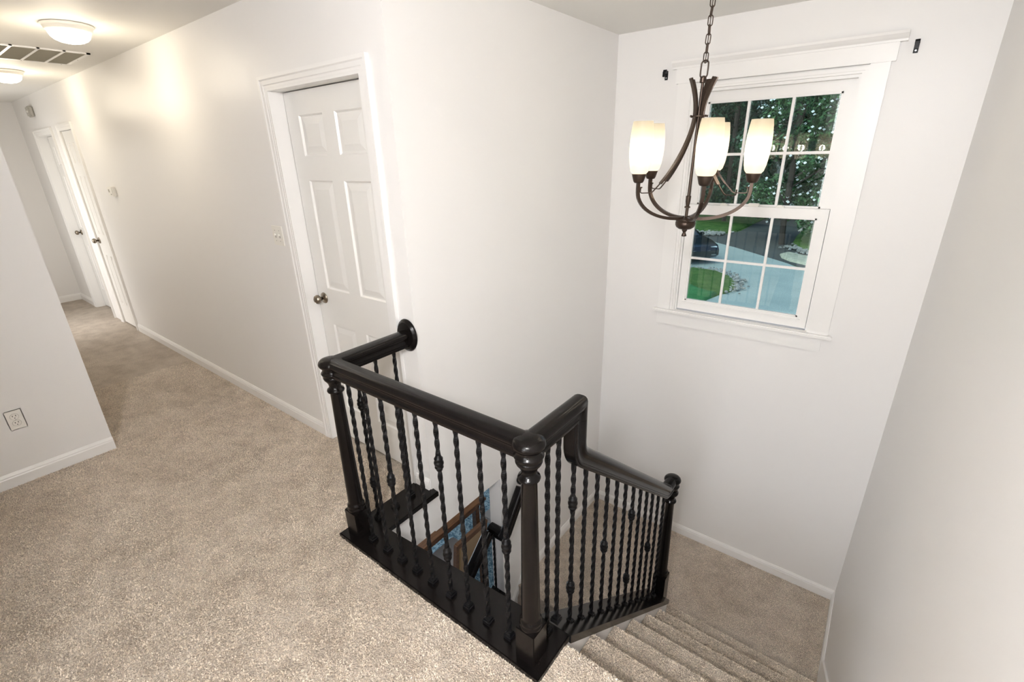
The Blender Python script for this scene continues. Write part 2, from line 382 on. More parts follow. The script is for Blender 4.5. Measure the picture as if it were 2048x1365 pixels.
d = empty('door_2'); tag(d, 'narrow white closet door with brass hinges halfway down the hall', kind='structure')
casing(d, *D2, .05); jamb(d, *D2, .03); panel_slab(d, D2[0]+.014, D2[1]-.014, .006, 2.045, 2, D2[0]+.07, D2[1]-.012)
d = empty('door_3'); tag(d, 'white panel door recessed in its frame near the end of the hall', kind='structure')
casing(d, *D3, .05); jamb(d, *D3, .083); panel_slab(d, D3[0]+.014, D3[1]-.014, .083, 2.035, 2, D3[0]+.08)
# dark rooms closed off behind the doors
struct('floor_doorways', box(XE, -.1, 0, .125, -.02, -.001), 'carpet', 'carpet in the doorways')
struct('wall_behind_doors', box(XE, -.1, .125, .16, 0, H), 'wall_paint', 'wall behind the doors')

# ------------------------------------------------------------------ window
win = empty('window_1'); tag(win, 'white double hung stairwell window with a six pane grid in each sash', kind='structure')
Y = YW
for nm, a in (('side_casing', (.4386, .527, Y-.02, Y, .6233, 2.110)), ('side_casing', (1.438, 1.5263, Y-.02, Y, .6233, 2.110)), ('header_board', (.424, 1.545, Y-.026, Y, 2.110, 2.194)), ('apron', (.437, 1.500, Y-.018, Y, .506, .598))):
    obj(nm, box(*a, bev=.002), 'white_trim', win)
bm = bmesh.new(); prism(bm, [(0, 2.194), (-.030, 2.194), (-.032, 2.204), (-.040, 2.212), (-.052, 2.226), (-.056, 2.238), (0, 2.238)], 'x', .398, 1.575)
bmesh.ops.translate(bm, verts=bm.verts, vec=(0, Y, 0)); obj('head_cap', bm, 'white_trim', win)
bm = bmesh.new(); bx(bm, .408, 1.552, Y-.045, Y, .598, .623, bev=.006); bx(bm, WX0, WX1, Y-.001, Y+.12, .600, .623); obj('window_stool', bm, 'white_trim', win)
# stops and jamb liners
bm = bmesh.new()
for s in (0, 1):
    X = lambda a: WX0+a if s == 0 else WX1-a
    for a, b, y0, y1 in ((0, .030, Y-.004, Y+.018), (0, .018, Y-.010, Y+.012), (0, .042, Y+.018, Y+.12)):
        bx(bm, min(X(a), X(b)), max(X(a), X(b)), y0, y1, .623, 2.105)
obj('jamb_stop', bm, 'white_trim', win)
bm = bmesh.new()
for a, y0, y1 in ((.022, Y-.0115, Y+.011), (.034, Y-.0055, Y+.021), (.050, Y+.0145, Y+.1185)): bx(bm, WX0+.0015, WX1-.0015, y0, y1, 2.105-a, 2.1035)
obj('head_stop', bm, 'white_trim', win)
GX0, GX1 = .618, 1.340
def sash(name, y0, y1, z0, z1, gz0, gz1):
    o = obj(name, (lambda b: (bx(b, .570, GX0, y0, y1, z0, z1), bx(b, GX1, 1.395, y0, y1, z0, z1), bx(b, GX0, GX1, y0, y1, z0, gz0), bx(b, GX0, GX1, y0, y1, gz1, z1), b)[-1])(bmesh.new()), 'white_trim', win)
    ym = (y0+y1)/2; w = (GX1-GX0)/3; hm = (gz0+gz1)/2
    for k in (1, 2): obj('muntin', box(GX0+w*k-.008, GX0+w*k+.008, ym-.010, ym+.004, gz0, gz1, bev=.002), 'white_trim', o)
    obj('muntin', box(GX0, GX1, ym-.0085, ym+.0025, hm-.008, hm+.008), 'white_trim', o)
    # pale glazing bead round the glass
    b = bmesh.new()
    for a in ((GX0, GX0+.010, gz0, gz1), (GX1-.010, GX1, gz0, gz1), (GX0, GX1, gz0, gz0+.010), (GX0, GX1, gz1-.010, gz1)): bx(b, a[0], a[1], ym-.014, ym+.004, a[2], a[3])
    obj('glazing_bead', b, 'white_trim', o)
    for i in range(3):
        for j in range(2):
            a, bb = GX0+w*i, GX0+w*(i+1); c, dd = (gz0, hm) if j == 0 else (hm, gz1)
            obj('pane', box(a, bb, ym+.004, ym+.009, c, dd), 'window_glass', o)
    return o
ls = sash('lower_sash', Y+.022, Y+.058, .632, 1.372, .700, 1.318)
us = sash('upper_sash', Y+.062, Y+.098, 1.325, 2.058, 1.372, 1.998)
obj('lift_rail', box(.60, 1.358, Y+.012, Y+.024, .682, .690, bev=.002), 'white_trim', ls)
tag(obj('sash_lock', (lambda b: (bx(b, .948, 1.012, Y+.024, Y+.056, 1.372, 1.392, bev=.004), b)[-1])(bmesh.new()), 'plastic_white', ls), 'cream sash lock')
for x in (.80, 1.13): obj('tilt_latch', (lambda b: (bx(b, x-.024, x+.024, Y+.03, Y+.055, 1.372, 1.380, bev=.002), bx(b, x-.014, x+.012, Y+.033, Y+.048, 1.380, 1.386), b)[-1])(bmesh.new()), 'plastic_white', ls)
# ------------------------------------------------------------------ unseen window added behind the camera for the rear fill
w2 = empty('added_window_rear'); tag(w2, 'added white framed window behind the camera, unseen', kind='structure')
bm = bmesh.new(); bx(bm, .92, .98, YB, YB+.02, .62, 2.2); bx(bm, 1.82, 1.90, YB, YB+.02, .62, 2.2); bx(bm, .92, 1.90, YB, YB+.02, 2.13, 2.2); bx(bm, .92, 1.90, YB, YB+.03, .62, .68); bx(bm, .96, 1.84, YB-.06, YB-.03, 1.39, 1.42)
obj('added_window_frame', bm, 'white_trim', w2)

# ------------------------------------------------------------------ stairs
st = empty('staircase', (1.48, .5, ZL)); tag(st, 'carpeted stairs going down to the landing', 'staircase')
def part(o, p):
    o.parent = p; o.matrix_parent_inverse = Matrix.Translation(-Vector(p.location)); return o
def step_prof(yn, zt, depth, rise, lower):
    r = .024; pts = [(yn-depth, zt-rise), (yn-depth, zt)]
    for k in range(7):
        a = R(90-30*k); pts.append((yn-r+.002+r*math.cos(a), zt-r+r*math.sin(a)))
    pts += [(yn-.032, zt-.055), (yn-.034, zt-rise-.0), ]
    return pts
X0S = 1.036
for k in range(0, 7):
    yn = -.3+.0 if k == 0 else -.07+RUN*(k-1); zt = -RISE*k
    dep = .06 if k == 0 else RUN+.06
    if k == 0: pts = step_prof(yn, zt+.0005, .05, RISE, 0)
    else: pts = step_prof(yn, zt, dep, RISE, 0)
    bm = bmesh.new(); prism(bm, pts, 'x', X0S, XR-.002)
    part(obj('step', bm, 'carpet', autosmooth=50), st)
# carpet pile: short yarn tufts on the carpets nearest the camera
import numpy as np
def pile(name, parent, patches, seed, h=.0075, w=.0034):
    '''patches: (fn(u, v) -> points, normals, lu, lv, density)'''
    rng = np.random.default_rng(seed); Vs = []
    for fn, area_, dens in patches:
        n_ = int(area_*dens); P_, N_ = fn(rng, n_); n_ = len(P_)
        lean = rng.normal(0, .55, (n_, 3)); D = N_+lean; D /= np.linalg.norm(D, axis=1)[:, None]
        T = np.cross(D, rng.normal(0, 1, (n_, 3))); T /= np.linalg.norm(T, axis=1)[:, None]
        hh = (h*rng.uniform(.6, 1.25, n_))[:, None]; ww = (w*rng.uniform(.7, 1.3, n_))[:, None]
        q_ = np.stack([P_-T*ww*.5, P_+T*ww*.5, P_+D*hh+T*ww*.32, P_+D*hh-T*ww*.32], 1); Vs.append(q_.reshape(-1, 3))
    V = np.concatenate(Vs); nq = len(V)//4
    me = bpy.data.meshes.new(name); me.vertices.add(len(V)); me.vertices.foreach_set('co', V.astype(np.float32).ravel())
    me.loops.add(nq*4); me.loops.foreach_set('vertex_index', np.arange(nq*4, dtype=np.int32)); me.polygons.add(nq)
    me.polygons.foreach_set('loop_start', np.arange(0, nq*4, 4, dtype=np.int32)); me.update(calc_edges=True); me.validate()
    me.materials.append(MATS['carpet_yarn']); o = bpy.data.objects.new(name, me); COL.objects.link(o); o['kind'] = 'stuff'
    if parent: part(o, parent)
    return o
def flat(x0, x1, y0, y1, z):
    def f(rng, n_):
        P_ = np.stack([rng.uniform(x0, x1, n_), rng.uniform(y0, y1, n_), np.full(n_, z-.001)], 1); return P_, np.tile([0., 0, 1], (n_, 1))
    return (f, (x1-x0)*(y1-y0))
def nose(x0, x1, yn, zt, r_=.024):
    def f(rng, n_):
        a = rng.uniform(-math.pi/2, math.pi/2, n_); N_ = np.stack([np.zeros(n_), np.cos(a), np.sin(a)], 1)
        P_ = np.stack([rng.uniform(x0, x1, n_), yn-r_+.001+(r_-.001)*np.cos(a), zt-r_+(r_-.001)*np.sin(a)], 1); return P_, N_
    return (f, (x1-x0)*math.pi*r_)
fl = bpy.data.objects['floor']
pile('carpet_pile', fl, [(*flat(XL+.016, 1.03, -2.1, -.488, 0), 42000), (*flat(1.03, XR-.014, -1.2, -.325, 0), 42000), (*flat(XL+.02, -.127, -.488, -.016, 0), 42000), (*flat(-3.2, XL+.02, YL+.02, -.016, 0), 22000)], 1)
pt = []
for k in range(0, 7):
    yn = -.3 if k == 0 else -.07+RUN*(k-1); zt = -RISE*k
    if k: pt.append((*flat(X0S+.003, XR-.014, yn-RUN-.03, yn-.024, zt), 42000))
    pt.append((*nose(X0S+.003, XR-.014, yn, zt), 50000))
pile('carpet_pile', st, pt, 2)
pile('carpet_pile', bpy.data.objects['floor_landing'], [(*flat(1.03, XR-.014, 1.29, YW-.014, ZL), 26000), (*flat(.016, 1.03, .76, YW-.014, ZL), 22000)], 3)
# white wall string along the right wall and closed string on the left
s = RISE/RUN
bm = bmesh.new(); prism(bm, [(-.40, .0), (-.40, .09), (-.28, .09), (1.32, ZL+.12), (1.32, ZL), (1.0, ZL), (-.28, -.22)], 'x', XR-.013, XR-.001)
part(obj('wall_string', bm, 'white_trim'), st)
zb = lambda y: -.808*(y+.27)
bm = bmesh.new(); prism(bm, [(-.27, -.02), (-.27, ZG), (1.02, ZG), (1.02, zb(1.02)-.032)], 'x', .905, 1.034)
struct('wall_stair_string', bm, 'white_trim', 'white closed string under the black sloping sill')
# lower flight
lf = empty('lower_staircase', (.45, 0, ZG)); tag(lf, 'carpeted lower flight seen through the balusters', 'staircase')
for k in range(1, 7):
    zt = ZL-RISE*k; y1 = .735-.03-RUN*(k-1)+.04; y0 = .735-RUN*k; r = .02
    pts = [(y1, ZG+.0), (y1, zt), ]+[(y0+r-r*math.cos(R(90-30*j))-.0, zt-r+r*math.sin(R(90-30*j))) for j in range(7)]+[(y0+.03, zt-.05), (y0+.03, ZG)]
    part(obj('step', prism(bmesh.new(), pts, 'x', .002, .903), 'carpet', autosmooth=50), lf)
bm = bmesh.new(); r = .02; prism(bm, [(.76, ZL-.19), (.76, ZL+.0005)]+[(.735+r-r*math.cos(R(90-30*j)), ZL+.0005-r+r*math.sin(R(90-30*j))) for j in range(7)]+[(.76, ZL-.05)], 'x', .002, .903)
part(obj('nosing', bm, 'carpet', autosmooth=50), lf)

# ------------------------------------------------------------------ upper balustrade
BX, BY = .965, -.42; AX = -.053
bal = empty('balustrade', (.45, BY, 0)); tag(bal, 'black stair balustrade with turned posts and twisted iron balusters', 'balustrade')
def bpart(o, lab=None):
    part(o, bal)
    if lab: o['label'] = lab
    return o
# sills
bm = bmesh.new(); prism(bm, [(-.129, -.49), (1.043, -.49), (1.043, -.283), (.985, -.283), (.9, -.283), (.04, -.335), (.04, .012), (-.0, .012), (-.129, -.002)], 'z', -.008, .022)
bmesh.ops.bevel(bm, geom=[e for e in bm.edges if all(v.co.z > .02 for v in e.verts)], offset=.004, segments=2, affect='EDGES')
bpart(obj('sill_board', bm, 'black_wood'), 'black painted sill under the balusters')
bm = bmesh.new(); prism(bm, [(-.27, zb(-.27)-.036), (1.028, zb(1.028)-.036), (1.028, zb(1.028)), (-.27, zb(-.27)+.006)], 'x', .892, 1.043)
bpart(obj('sloping_sill', bm, 'black_wood'), 'black sloping sill over the white string')
# newel posts
def newel(x, y, z0, zb1, ztop, base_to):
    """square base up to zb1, turned shaft up to the rail underside at ztop"""
    o = bpart(obj('newel_post', box(x-.041, x+.041, y-.041, y+.041, base_to, zb1, bev=.003), 'black_wood'))
    L = ztop-zb1
    pr = [(.040, 0), (.0415, .006), (.0415, .012), (.038, .016), (.0395, .022), (.040, .028), (.037, .034), (.034, .040)]
    pr += [(.0335-(.0335-.0255)*t, .045+(L-.135)*t) for t in (0, .25, .5, .75, 1)]
    pr += [(.027, L-.088), (.0345, L-.083), (.0365, L-.077), (.0345, L-.071), (.027, L-.066), (.0245, L-.058), (.026, L-.048), (.031, L-.036), (.039, L-.026), (.0425, L-.018), (.0425, L-.010), (.036, L-.004), (.036, L+.006)]
    bm = lathe(bmesh.new(), [(r_, zb1+h) for r_, h in pr], (x, y, 0), 28)
    t = obj('turned_shaft', bm, 'black_wood', autosmooth=60); t.parent = o
    return o
newel(AX, BY, 0, .165, .872, .021); newel(BX, BY, 0, .165, .872, .021); newel(BX, 1.052, 0, -.885, -.212, ZL)
# handrail
half = [(.0, 0), (.022, 0), (.024, .003), (.024, .008), (.0275, .010), (.0285, .014), (.0275, .018), (.0245, .020), (.0225, .028), (.0225, .036), (.0255, .043), (.0315, .047), (.0340, .053), (.0338, .060), (.0305, .069), (.0245, .075), (.016, .0785), (.008, .0797), (0, .080)]
PROF = half[1:-1]; PROF = [(a, b) for a, b in PROF] + [(-a, b) for a, b in PROF[::-1]]
ZR = .862
def rail_pts():
    p = [(AX, -.014, ZR), (AX, BY, ZR), (BX, BY, ZR), (BX, -.186, ZR)]
    u = [(0, 0, 1)]*4
    return p, u
p, u = rail_pts()
bm = sweep(bmesh.new(), p, PROF, u)
# gooseneck and sloping run
s_ = .806; zs = lambda y: .603-s_*(y+.056)
yv = -.186; zi = zs(yv); tl = .067; dirs = Vector((0, 1, -s_)).normalized(); rr = tl/math.tan(R(25.5))
pts = [(BX, yv, ZR+.002)]; arc_c = Vector((BX, yv+rr, zi+tl)); pts.append((BX, yv, zi+tl))
tot = math.acos(s_/math.sqrt(1+s_*s_)); tot = math.pi/2 - math.atan(s_)
for k in range(1, 9):
    a = math.pi + tot*k/8; pts.append((BX, arc_c.y+rr*math.cos(a), arc_c.z+rr*math.sin(a)))
ye = .90; pts.append((BX, ye, zs(ye)))
# easing into the level cap at the bottom post
y0, z0 = ye, zs(ye); ang = math.atan(s_); re = .11
for k in range(1, 7):
    a = ang*(1-k/6); pts.append((BX, y0+re*(math.sin(ang)-math.sin(a)), z0-re*(math.cos(a)-math.cos(ang))))
zc = pts[-1][2]; pts.append((BX, 1.052, zc))
ups = []
for i in range(len(pts)):
    a = Vector(pts[max(i-1, 0)]); b = Vector(pts[min(i+1, len(pts)-1)]); t = (b-a).normalized(); ups.append(Vector((1, 0, 0)).cross(t))
sweep(bm, pts, PROF, ups, mitre=False)
# mitred block at the top of the gooseneck
prof_side = [(a, b) for a, b in PROF]
top = [bm.verts.new((BX+a, -.186, ZR+b)) for a, b in PROF]; bot = [bm.verts.new((BX+a, yv+b, ZR+b)) for a, b in PROF]; low = [bm.verts.new((BX+a, yv+b, ZR)) for a, b in PROF]
n = len(PROF)
for k in range(n):
    bm.faces.new((top[k], top[(k+1) % n], bot[(k+1) % n], bot[k])); bm.faces.new((bot[k], bot[(k+1) % n], low[(k+1) % n], low[k]))
hr = bpart(obj('handrail', bm, 'black_wood', autosmooth=40), 'black moulded wooden handrail')
capprof = [(.020, -.006), (.040, -.006), (.0425, .002), (.0425, .008), (.0465, .011), (.048, .015), (.0465, .019), (.042, .022), (.040, .030), (.041, .038), (.049, .045), (.053, .052), (.0535, .058), (.050, .067), (.043, .074), (.030, .0785), (.014, .0803), (.002, .0808)]
for x, y, z, k in ((AX, BY, ZR, 1), (BX, BY, ZR, 1), (BX, 1.052, zc, .92)):
    o = obj('post_cap', lathe(bmesh.new(), [(r_*k, z+h) for r_, h in capprof], (x, y, 0), 32), 'black_wood', autosmooth=60); o.parent = hr; o.matrix_parent_inverse = Matrix.Identity(4)
o = obj('rosette', lathe(bmesh.new(), [(.058, -.0005), (.066, -.001), (.068, -.006), (.065, -.013), (.058, -.017), (.056, -.021), (.050, -.023), (.02, -.024)], (0, 0, 0), 36, 'y'), 'black_wood', autosmooth=45); 
for v in o.data.vertices: v.co.z *= 1.22; v.co += Vector((AX, 0, ZR+.052))
o.parent = hr
# balusters
def twist_bar(L, hw=.0068, turns_per_m=21, z_plain=.02):
    bm = bmesh.new(); n = int(L/.0075); rings = []
    for i in range(n+1):
        z = L*i/n; a = 2*math.pi*turns_per_m/4*min(max(z-z_plain, 0), L-2*z_plain)
        rings.append([bm.verts.new((hw*1.414*math.cos(a+math.pi/4+k*math.pi/2), hw*1.414*math.sin(a+math.pi/4+k*math.pi/2), z)) for k in range(4)])
    for a, b in zip(rings, rings[1:]):
        for k in range(4): bm.faces.new((a[k], a[(k+1) % 4], b[(k+1) % 4], b[k]))
    bm.faces.new(rings[0][::-1]); bm.faces.new(rings[-1]); bmesh.ops.recalc_face_normals(bm, faces=bm.faces)
    me = bpy.data.meshes.new('baluster'); bm.to_mesh(me); bm.free(); me.materials.append(MATS['black_iron']); return me
def mesh_of(name, bm, m, smooth=False):
    me = bpy.data.meshes.new(name); bmesh.ops.recalc_face_normals(bm, faces=bm.faces); bm.to_mesh(me); bm.free(); me.materials.append(MATS[m])
    if smooth: me.shade_smooth()
    return me
def shoe_bm():
    bm = bmesh.new()
    def frus(w0, w1, z0, z1): 
        a = [bm.verts.new((sx*w0, sy*w0, z0)) for sx, sy in ((-1, -1), (1, -1), (1, 1), (-1, 1))]; b = [bm.verts.new((sx*w1, sy*w1, z1)) for sx, sy in ((-1, -1), (1, -1), (1, 1), (-1, 1))]
        for k in range(4): bm.faces.new((a[k], a[(k+1) % 4], b[(k+1) % 4], b[k]))
        bm.faces.new(b); bm.faces.new(a[::-1])
    frus(.0165, .0165, 0, .014); frus(.0165, .0135, .014, .017); frus(.0135, .0135, .017, .024); frus(.0135, .009, .024, .030)
    return bm
SHOE = mesh_of('shoe', shoe_bm(), 'black_iron')
KNUCK = mesh_of('knuckle', lathe(bmesh.new(), [(.009, -.034), (.0125, -.028), (.0135, -.022), (.0165, -.019), (.0165, -.015), (.0135, -.012), (.0175, -.005), (.0185, .001), (.0175, .007), (.0135, .014), (.0165, .017), (.0165, .021), (.0125, .025), (.0105, .032), (.009, .036)], seg=16), 'black_iron', True)
BAR_L = twist_bar(.845); BAR_S = twist_bar(.80)
def baluster(x, y, z, me, knucks, parent, off, slope=0):
    b = inst('baluster', me, parent, Vector((x, y, z))-off)
    s_o = inst('shoe', SHOE, b, (0, 0, .0 if not slope else -.004), (0 if not slope else 0, 0, 0))
    for kz in knucks: inst('knuckle', KNUCK, b, (0, 0, kz))
    return b
off = Vector(bal.location)
pat = [(), (), (.44,), (), (), (.655, .222), (), (), (.44,)]
for k, x in enumerate((.045, .153, .254, .354, .453, .560, .658, .762, .865)): baluster(x, BY, .021, BAR_L, pat[k], bal, off)
for y, kk in ((-.311, (.655, .222)), (-.206, ()), (-.099, ())): baluster(AX, y, .021, BAR_L, kk, bal, off)
for y in (-.318, -.252): baluster(BX, y, .021 if y < -.3 else .012, BAR_L, (), bal, off)
ys = [-.148, -.055, .045, .143, .241, .341, .440, .537, .632, .724, .824, .926]
for k, y in enumerate(ys):
    kk = {0: (.62, .20), 3: (.415,), 6: (.62, .20), 9: (.415,)}.get(k, ())
    baluster(BX, y, zb(y)-.012, BAR_S, kk, bal, off, 1)

# ------------------------------------------------------------------ lower balustrade
lb = empty('lower_balustrade', (-.05, .3, ZG)); tag(lb, 'black handrail and balusters of the lower flight below', 'balustrade')
def lpart(o): return part(o, lb)
sl2 = .95
z2 = lambda y: -.70+(y-.52)*sl2
bm = sweep(bmesh.new(), [(.055, .775, -.44), (.055, .585, -.70), (.055, .545, -.735)], PROF, [(0, -.8, .6)]*2+[(0, 0, 1)])
sweep(bm, [(.055, .545, -.735), (-.075, .545, -.735)], PROF)
sweep(bm, [(-.05, .53, z2(.53)-.02), (-.05, -.55, z2(-.55)-.02)], PROF, [(0, sl2*-1, 1)]*2)
lpart(obj('handrail', bm, 'black_wood', autosmooth=40))
lpart(obj('rail_return', lathe(bmesh.new(), [(.03, .0), (.036, .01), (.036, .05), (.03, .062), (.012, .066)], (0.0, .785, -.395), 20, 'x'), 'black_wood', autosmooth=50))
zs2 = lambda y: -1.335+(y-.56)*.83
bm = prism(bmesh.new(), [(.578, zs2(.578)), (.578, zs2(.578)+.04), (-.60, zs2(-.60)+.04), (-.60, zs2(-.60))], 'x', -.11, .012); lpart(obj('sloping_sill', bm, 'black_wood'))
bm = prism(bmesh.new(), [(.578, zs2(.578)), (-.60, zs2(-.60)), (-.60, ZG), (.578, ZG)], 'x', -.10, -.001); struct('wall_lower_string', bm, 'white_trim', 'white string of the lower flight')
LB = twist_bar(.62)
for k in range(8):
    y = .545-.125*k; inst('baluster', LB, lb, Vector((-.05, y, zs2(y)+.03))-Vector(lb.location))

# ------------------------------------------------------------------ chandelier
CX, CY = 1.0, .706
ch = empty('chandelier', (CX, CY, 2.004)); ch.rotation_euler = (R(.3), R(1.1), 0)
tag(ch, 'bronze five light chandelier with frosted glass shades', 'chandelier')
def cp(o, lab=None):
    o.parent = ch
    if lab: o['label'] = lab
    return o
def zz(z): return z-2.004
# hub, finial, centre stem
cp(obj('hub', lathe(bmesh.new(), [(.010, zz(1.398)), (.026, zz(1.400)), (.037, zz(1.408)), (.041, zz(1.418)), (.041, zz(1.428)), (.039, zz(1.431)), (.041, zz(1.434)), (.041, zz(1.440)), (.020, zz(1.443)), (.012, zz(1.447))], seg=32), 'bronze', autosmooth=50))
cp(obj('finial', lathe(bmesh.new(), [(.004, zz(1.367)), (.011, zz(1.369)), (.010, zz(1.373)), (.0055, zz(1.384)), (.008, zz(1.389)), (.011, zz(1.393)), (.011, zz(1.400))], seg=20), 'bronze', smooth=True))
cp(obj('stem', lathe(bmesh.new(), [(.0065, zz(1.44)), (.0065, zz(1.486)), (.012, zz(1.488)), (.012, zz(1.492)), (.007, zz(1.496)), (.010, zz(1.515)), (.0105, zz(1.535)), (.0065, zz(1.538)), (.0055, zz(1.70)), (.0055, zz(1.975))], seg=12), 'bronze', autosmooth=50))
cp(obj('collar', lathe(bmesh.new(), [(.018, zz(1.836)), (.026, zz(1.837)), (.026, zz(1.841)), (.018, zz(1.842))], seg=24), 'bronze'))
cp(obj('stem_cap', lathe(bmesh.new(), [(.008, zz(1.955)), (.012, zz(1.957)), (.012, zz(1.972)), (.006, zz(1.98))], seg=16), 'bronze'))
RS = .231; TH0 = 12.28
def flat_prof(w, t): return [(-w/2, -t/2), (w/2, -t/2), (w/2, t/2), (-w/2, t/2)]
def bez(p0, p1, p2, p3, n=14):
    return [tuple(p0[i]*(1-t)**3+3*p1[i]*t*(1-t)**2+3*p2[i]*t*t*(1-t)+p3[i]*t**3 for i in range(2)) for t in [k/n for k in range(n+1)]]
for k in range(5):
    a = R(TH0+72*k); ca, sa = math.cos(a), math.sin(a)
    P = lambda r_, z: (r_*ca, r_*sa, zz(z))
    upv = lambda pts: [Vector((0, 0, 0))]*len(pts)
    # arm: from the hub outward and up to the cup
    c = bez((.015, 1.446), (.10, 1.438), (.20, 1.468), (.226, 1.535)) + bez((.226, 1.535), (.231, 1.55), (RS, 1.57), (RS, 1.596), 5)[1:]
    pts = [P(*q) for q in c]; tang = Vector((-sa, ca, 0))
    ups_ = []
    for i in range(len(pts)):
        t = (Vector(pts[min(i+1, len(pts)-1)])-Vector(pts[max(i-1, 0)])).normalized(); ups_.append(tang.cross(t))
    arm = cp(obj('arm', sweep(bmesh.new(), pts, flat_prof(.0125, .0125), ups_, mitre=False), 'bronze'))
    # strap: flared blade at the top, bound by the collar, sweeping out and hooked to the arm
    c = bez((.052, 1.972), (.028, 1.925), (.016, 1.88), (.017, 1.838), 8) + bez((.017, 1.838), (.022, 1.76), (.075, 1.655), (.135, 1.588), 12)[1:]
    pts = [P(*q) for q in c]; ups_ = []
    for i in range(len(pts)):
        t = (Vector(pts[min(i+1, len(pts)-1)])-Vector(pts[max(i-1, 0)])).normalized(); ups_.append(tang.cross(t))
    strap = cp(obj('strap', sweep(bmesh.new(), pts, flat_prof(.019, .006), ups_, mitre=False), 'bronze'))
    obj('collar_pin', lathe(bmesh.new(), [(.0028, 0), (.0028, .012), (.0045, .0125), (.0045, .015)], (0, 0, 0), 8, 'x'), 'bronze', strap, loc=(.020*ca, .020*sa, zz(1.839))).rotation_euler = (0, 0, a)
    hk = bmesh.new(); sweep(hk, [P(.130, 1.594), P(.165, 1.557), P(.172, 1.553), P(.214, 1.553), P(.219, 1.557), P(.219, 1.575)], flat_prof(.004, .004), [tang]*6, mitre=False)
    hk = obj('hook', hk, 'bronze', strap)
    cup = obj('cup', lathe(bmesh.new(), [(.009, zz(1.592)), (.017, zz(1.594)), (.021, zz(1.600)), (.0285, zz(1.626)), (.0285, zz(1.628)), (.010, zz(1.628))], (RS*ca, RS*sa, 0), 24), 'bronze', arm, autosmooth=50)
    obj('set_screw', lathe(bmesh.new(), [(.003, 0), (.003, .010), (.005, .011), (.005, .014)], (0, 0, 0), 10, 'x'), 'bronze', arm, loc=((RS-.018)*ca, (RS-.018)*sa, zz(1.575))).rotation_euler = (0, 0, a)
    prof = [(.006, 1.6285), (.027, 1.6285), (.0345, 1.637), (.0405, 1.66), (.0445, 1.695), (.0460, 1.73), (.0450, 1.765), (.0415, 1.80), (.0380, 1.822)]
    sh = cp(obj('shade', lathe(bmesh.new(), [(r_, zz(z)) for r_, z in prof], (RS*ca, RS*sa, 0), 32, cap=False), 'shade_glass', smooth=True), 'frosted cream glass shade')
    obj('bulb', lathe(bmesh.new(), [(.003, zz(1.690)), (.008, zz(1.695)), (.011, zz(1.712)), (.009, zz(1.728)), (.003, zz(1.734))], (RS*ca, RS*sa, 0), 14), 'bulb_glow', sh, smooth=True)
    L = bpy.data.lights.new('chandelier_bulb_light', 'POINT'); L.energy = 3.3; L.color = LAMP_CHAND; L.shadow_soft_size = .022
    lo = bpy.data.objects.new('chandelier_bulb_light', L); COL.objects.link(lo); lo.parent = ch; lo.location = (RS*ca, RS*sa, zz(1.713))
# top loop and chain
def link_mesh(rw, rh, t):
    pts = []
    for k in range(24):
        a = 2*math.pi*k/24; pts.append((rw*math.cos(a), 0, (rh-rw)*(1 if math.sin(a) > 0 else -1)*(1 if abs(math.sin(a)) > 1e-6 else 0)+rw*math.sin(a)))
    bm = bmesh.new(); rings = []
    for i, p_ in enumerate(pts):
        tn = (Vector(pts[(i+1) % 24])-Vector(pts[i-1])).normalized(); s0 = Vector((0, 1, 0)); u0 = s0.cross(tn)
        rings.append([bm.verts.new(Vector(p_)+s0*t*math.cos(b)+u0*t*math.sin(b)) for b in [2*math.pi*j/8 for j in range(8)]])
    for i in range(24):
        a, b = rings[i], rings[(i+1) % 24]
        for k in range(8): bm.faces.new((a[k], a[(k+1) % 8], b[(k+1) % 8], b[k]))
    return bm
cp(obj('loop', link_mesh(.0135, .030, .0030), 'bronze', smooth=True, loc=(0, 0, zz(2.002))))
ch.children[-1].rotation_euler = (0, 0, R(38))
LINK = mesh_of('chain_link', link_mesh(.0085, .0175, .0021), 'bronze', True)
zc_ = 2.042; k = 0
while zc_ < H-.03:
    inst('chain_link', LINK, ch, (0, 0, zz(zc_)), (R(4*(k % 3-1)), 0, R(38+90*(k % 2)))); zc_ += .0295; k += 1
cp(obj('cord', lathe(bmesh.new(), [(.0018, zz(2.02)), (.0018, zz(H-.02))], seg=8), 'bronze'))
cp(obj('canopy', lathe(bmesh.new(), [(.06, zz(H-.001)), (.062, zz(H-.008)), (.05, zz(H-.022)), (.02, zz(H-.03)), (.006, zz(H-.035))], seg=28), 'bronze', smooth=True))

# ------------------------------------------------------------------ ceiling lights and vent
def ceiling_light(x, y, label, power, col=LAMP_HALL):
    e = empty('ceiling_light', (x, y, H)); tag(e, label, 'ceiling light', 'flush ceiling lights of the hall')
    obj('rim', lathe(bmesh.new(), [(.112, 0), (.118, -.003), (.119, -.009), (.113, -.013), (.108, -.017), (.106, -.028), (.101, -.033), (.096, -.034), (.095, -.02)], seg=40), 'plastic_white', e, autosmooth=50)
    obj('dome', lathe(bmesh.new(), [(.096, -.030), (.095, -.042), (.088, -.060), (.075, -.074), (.055, -.084), (.030, -.090), (.003, -.092)], seg=36), 'dome_glass', e, smooth=True)
    L = bpy.data.lights.new('hall_lamp', 'POINT'); L.energy = power; L.color = col; L.shadow_soft_size = .12
    lo = bpy.data.objects.new('hall_lamp', L); COL.objects.link(lo); lo.parent = e; lo.location = (0, 0, -.20)
ceiling_light(-2.15, -.433, 'white dome ceiling light nearer the camera in front of the vent', 3.4)
ceiling_light(-4.19, -.42, 'white dome ceiling light farther down the hall beyond the vent', 3.4)
ceiling_light(1.70, -2.15, 'added white dome ceiling light behind the camera, unseen', 96, (.99, .985, 1.0))  # unseen lamp added to brighten the stairs and gallery
v = empty('return_air_vent', (-3.255, -.42, H)); tag(v, 'long white return air grille between the two ceiling lights', 'vent')
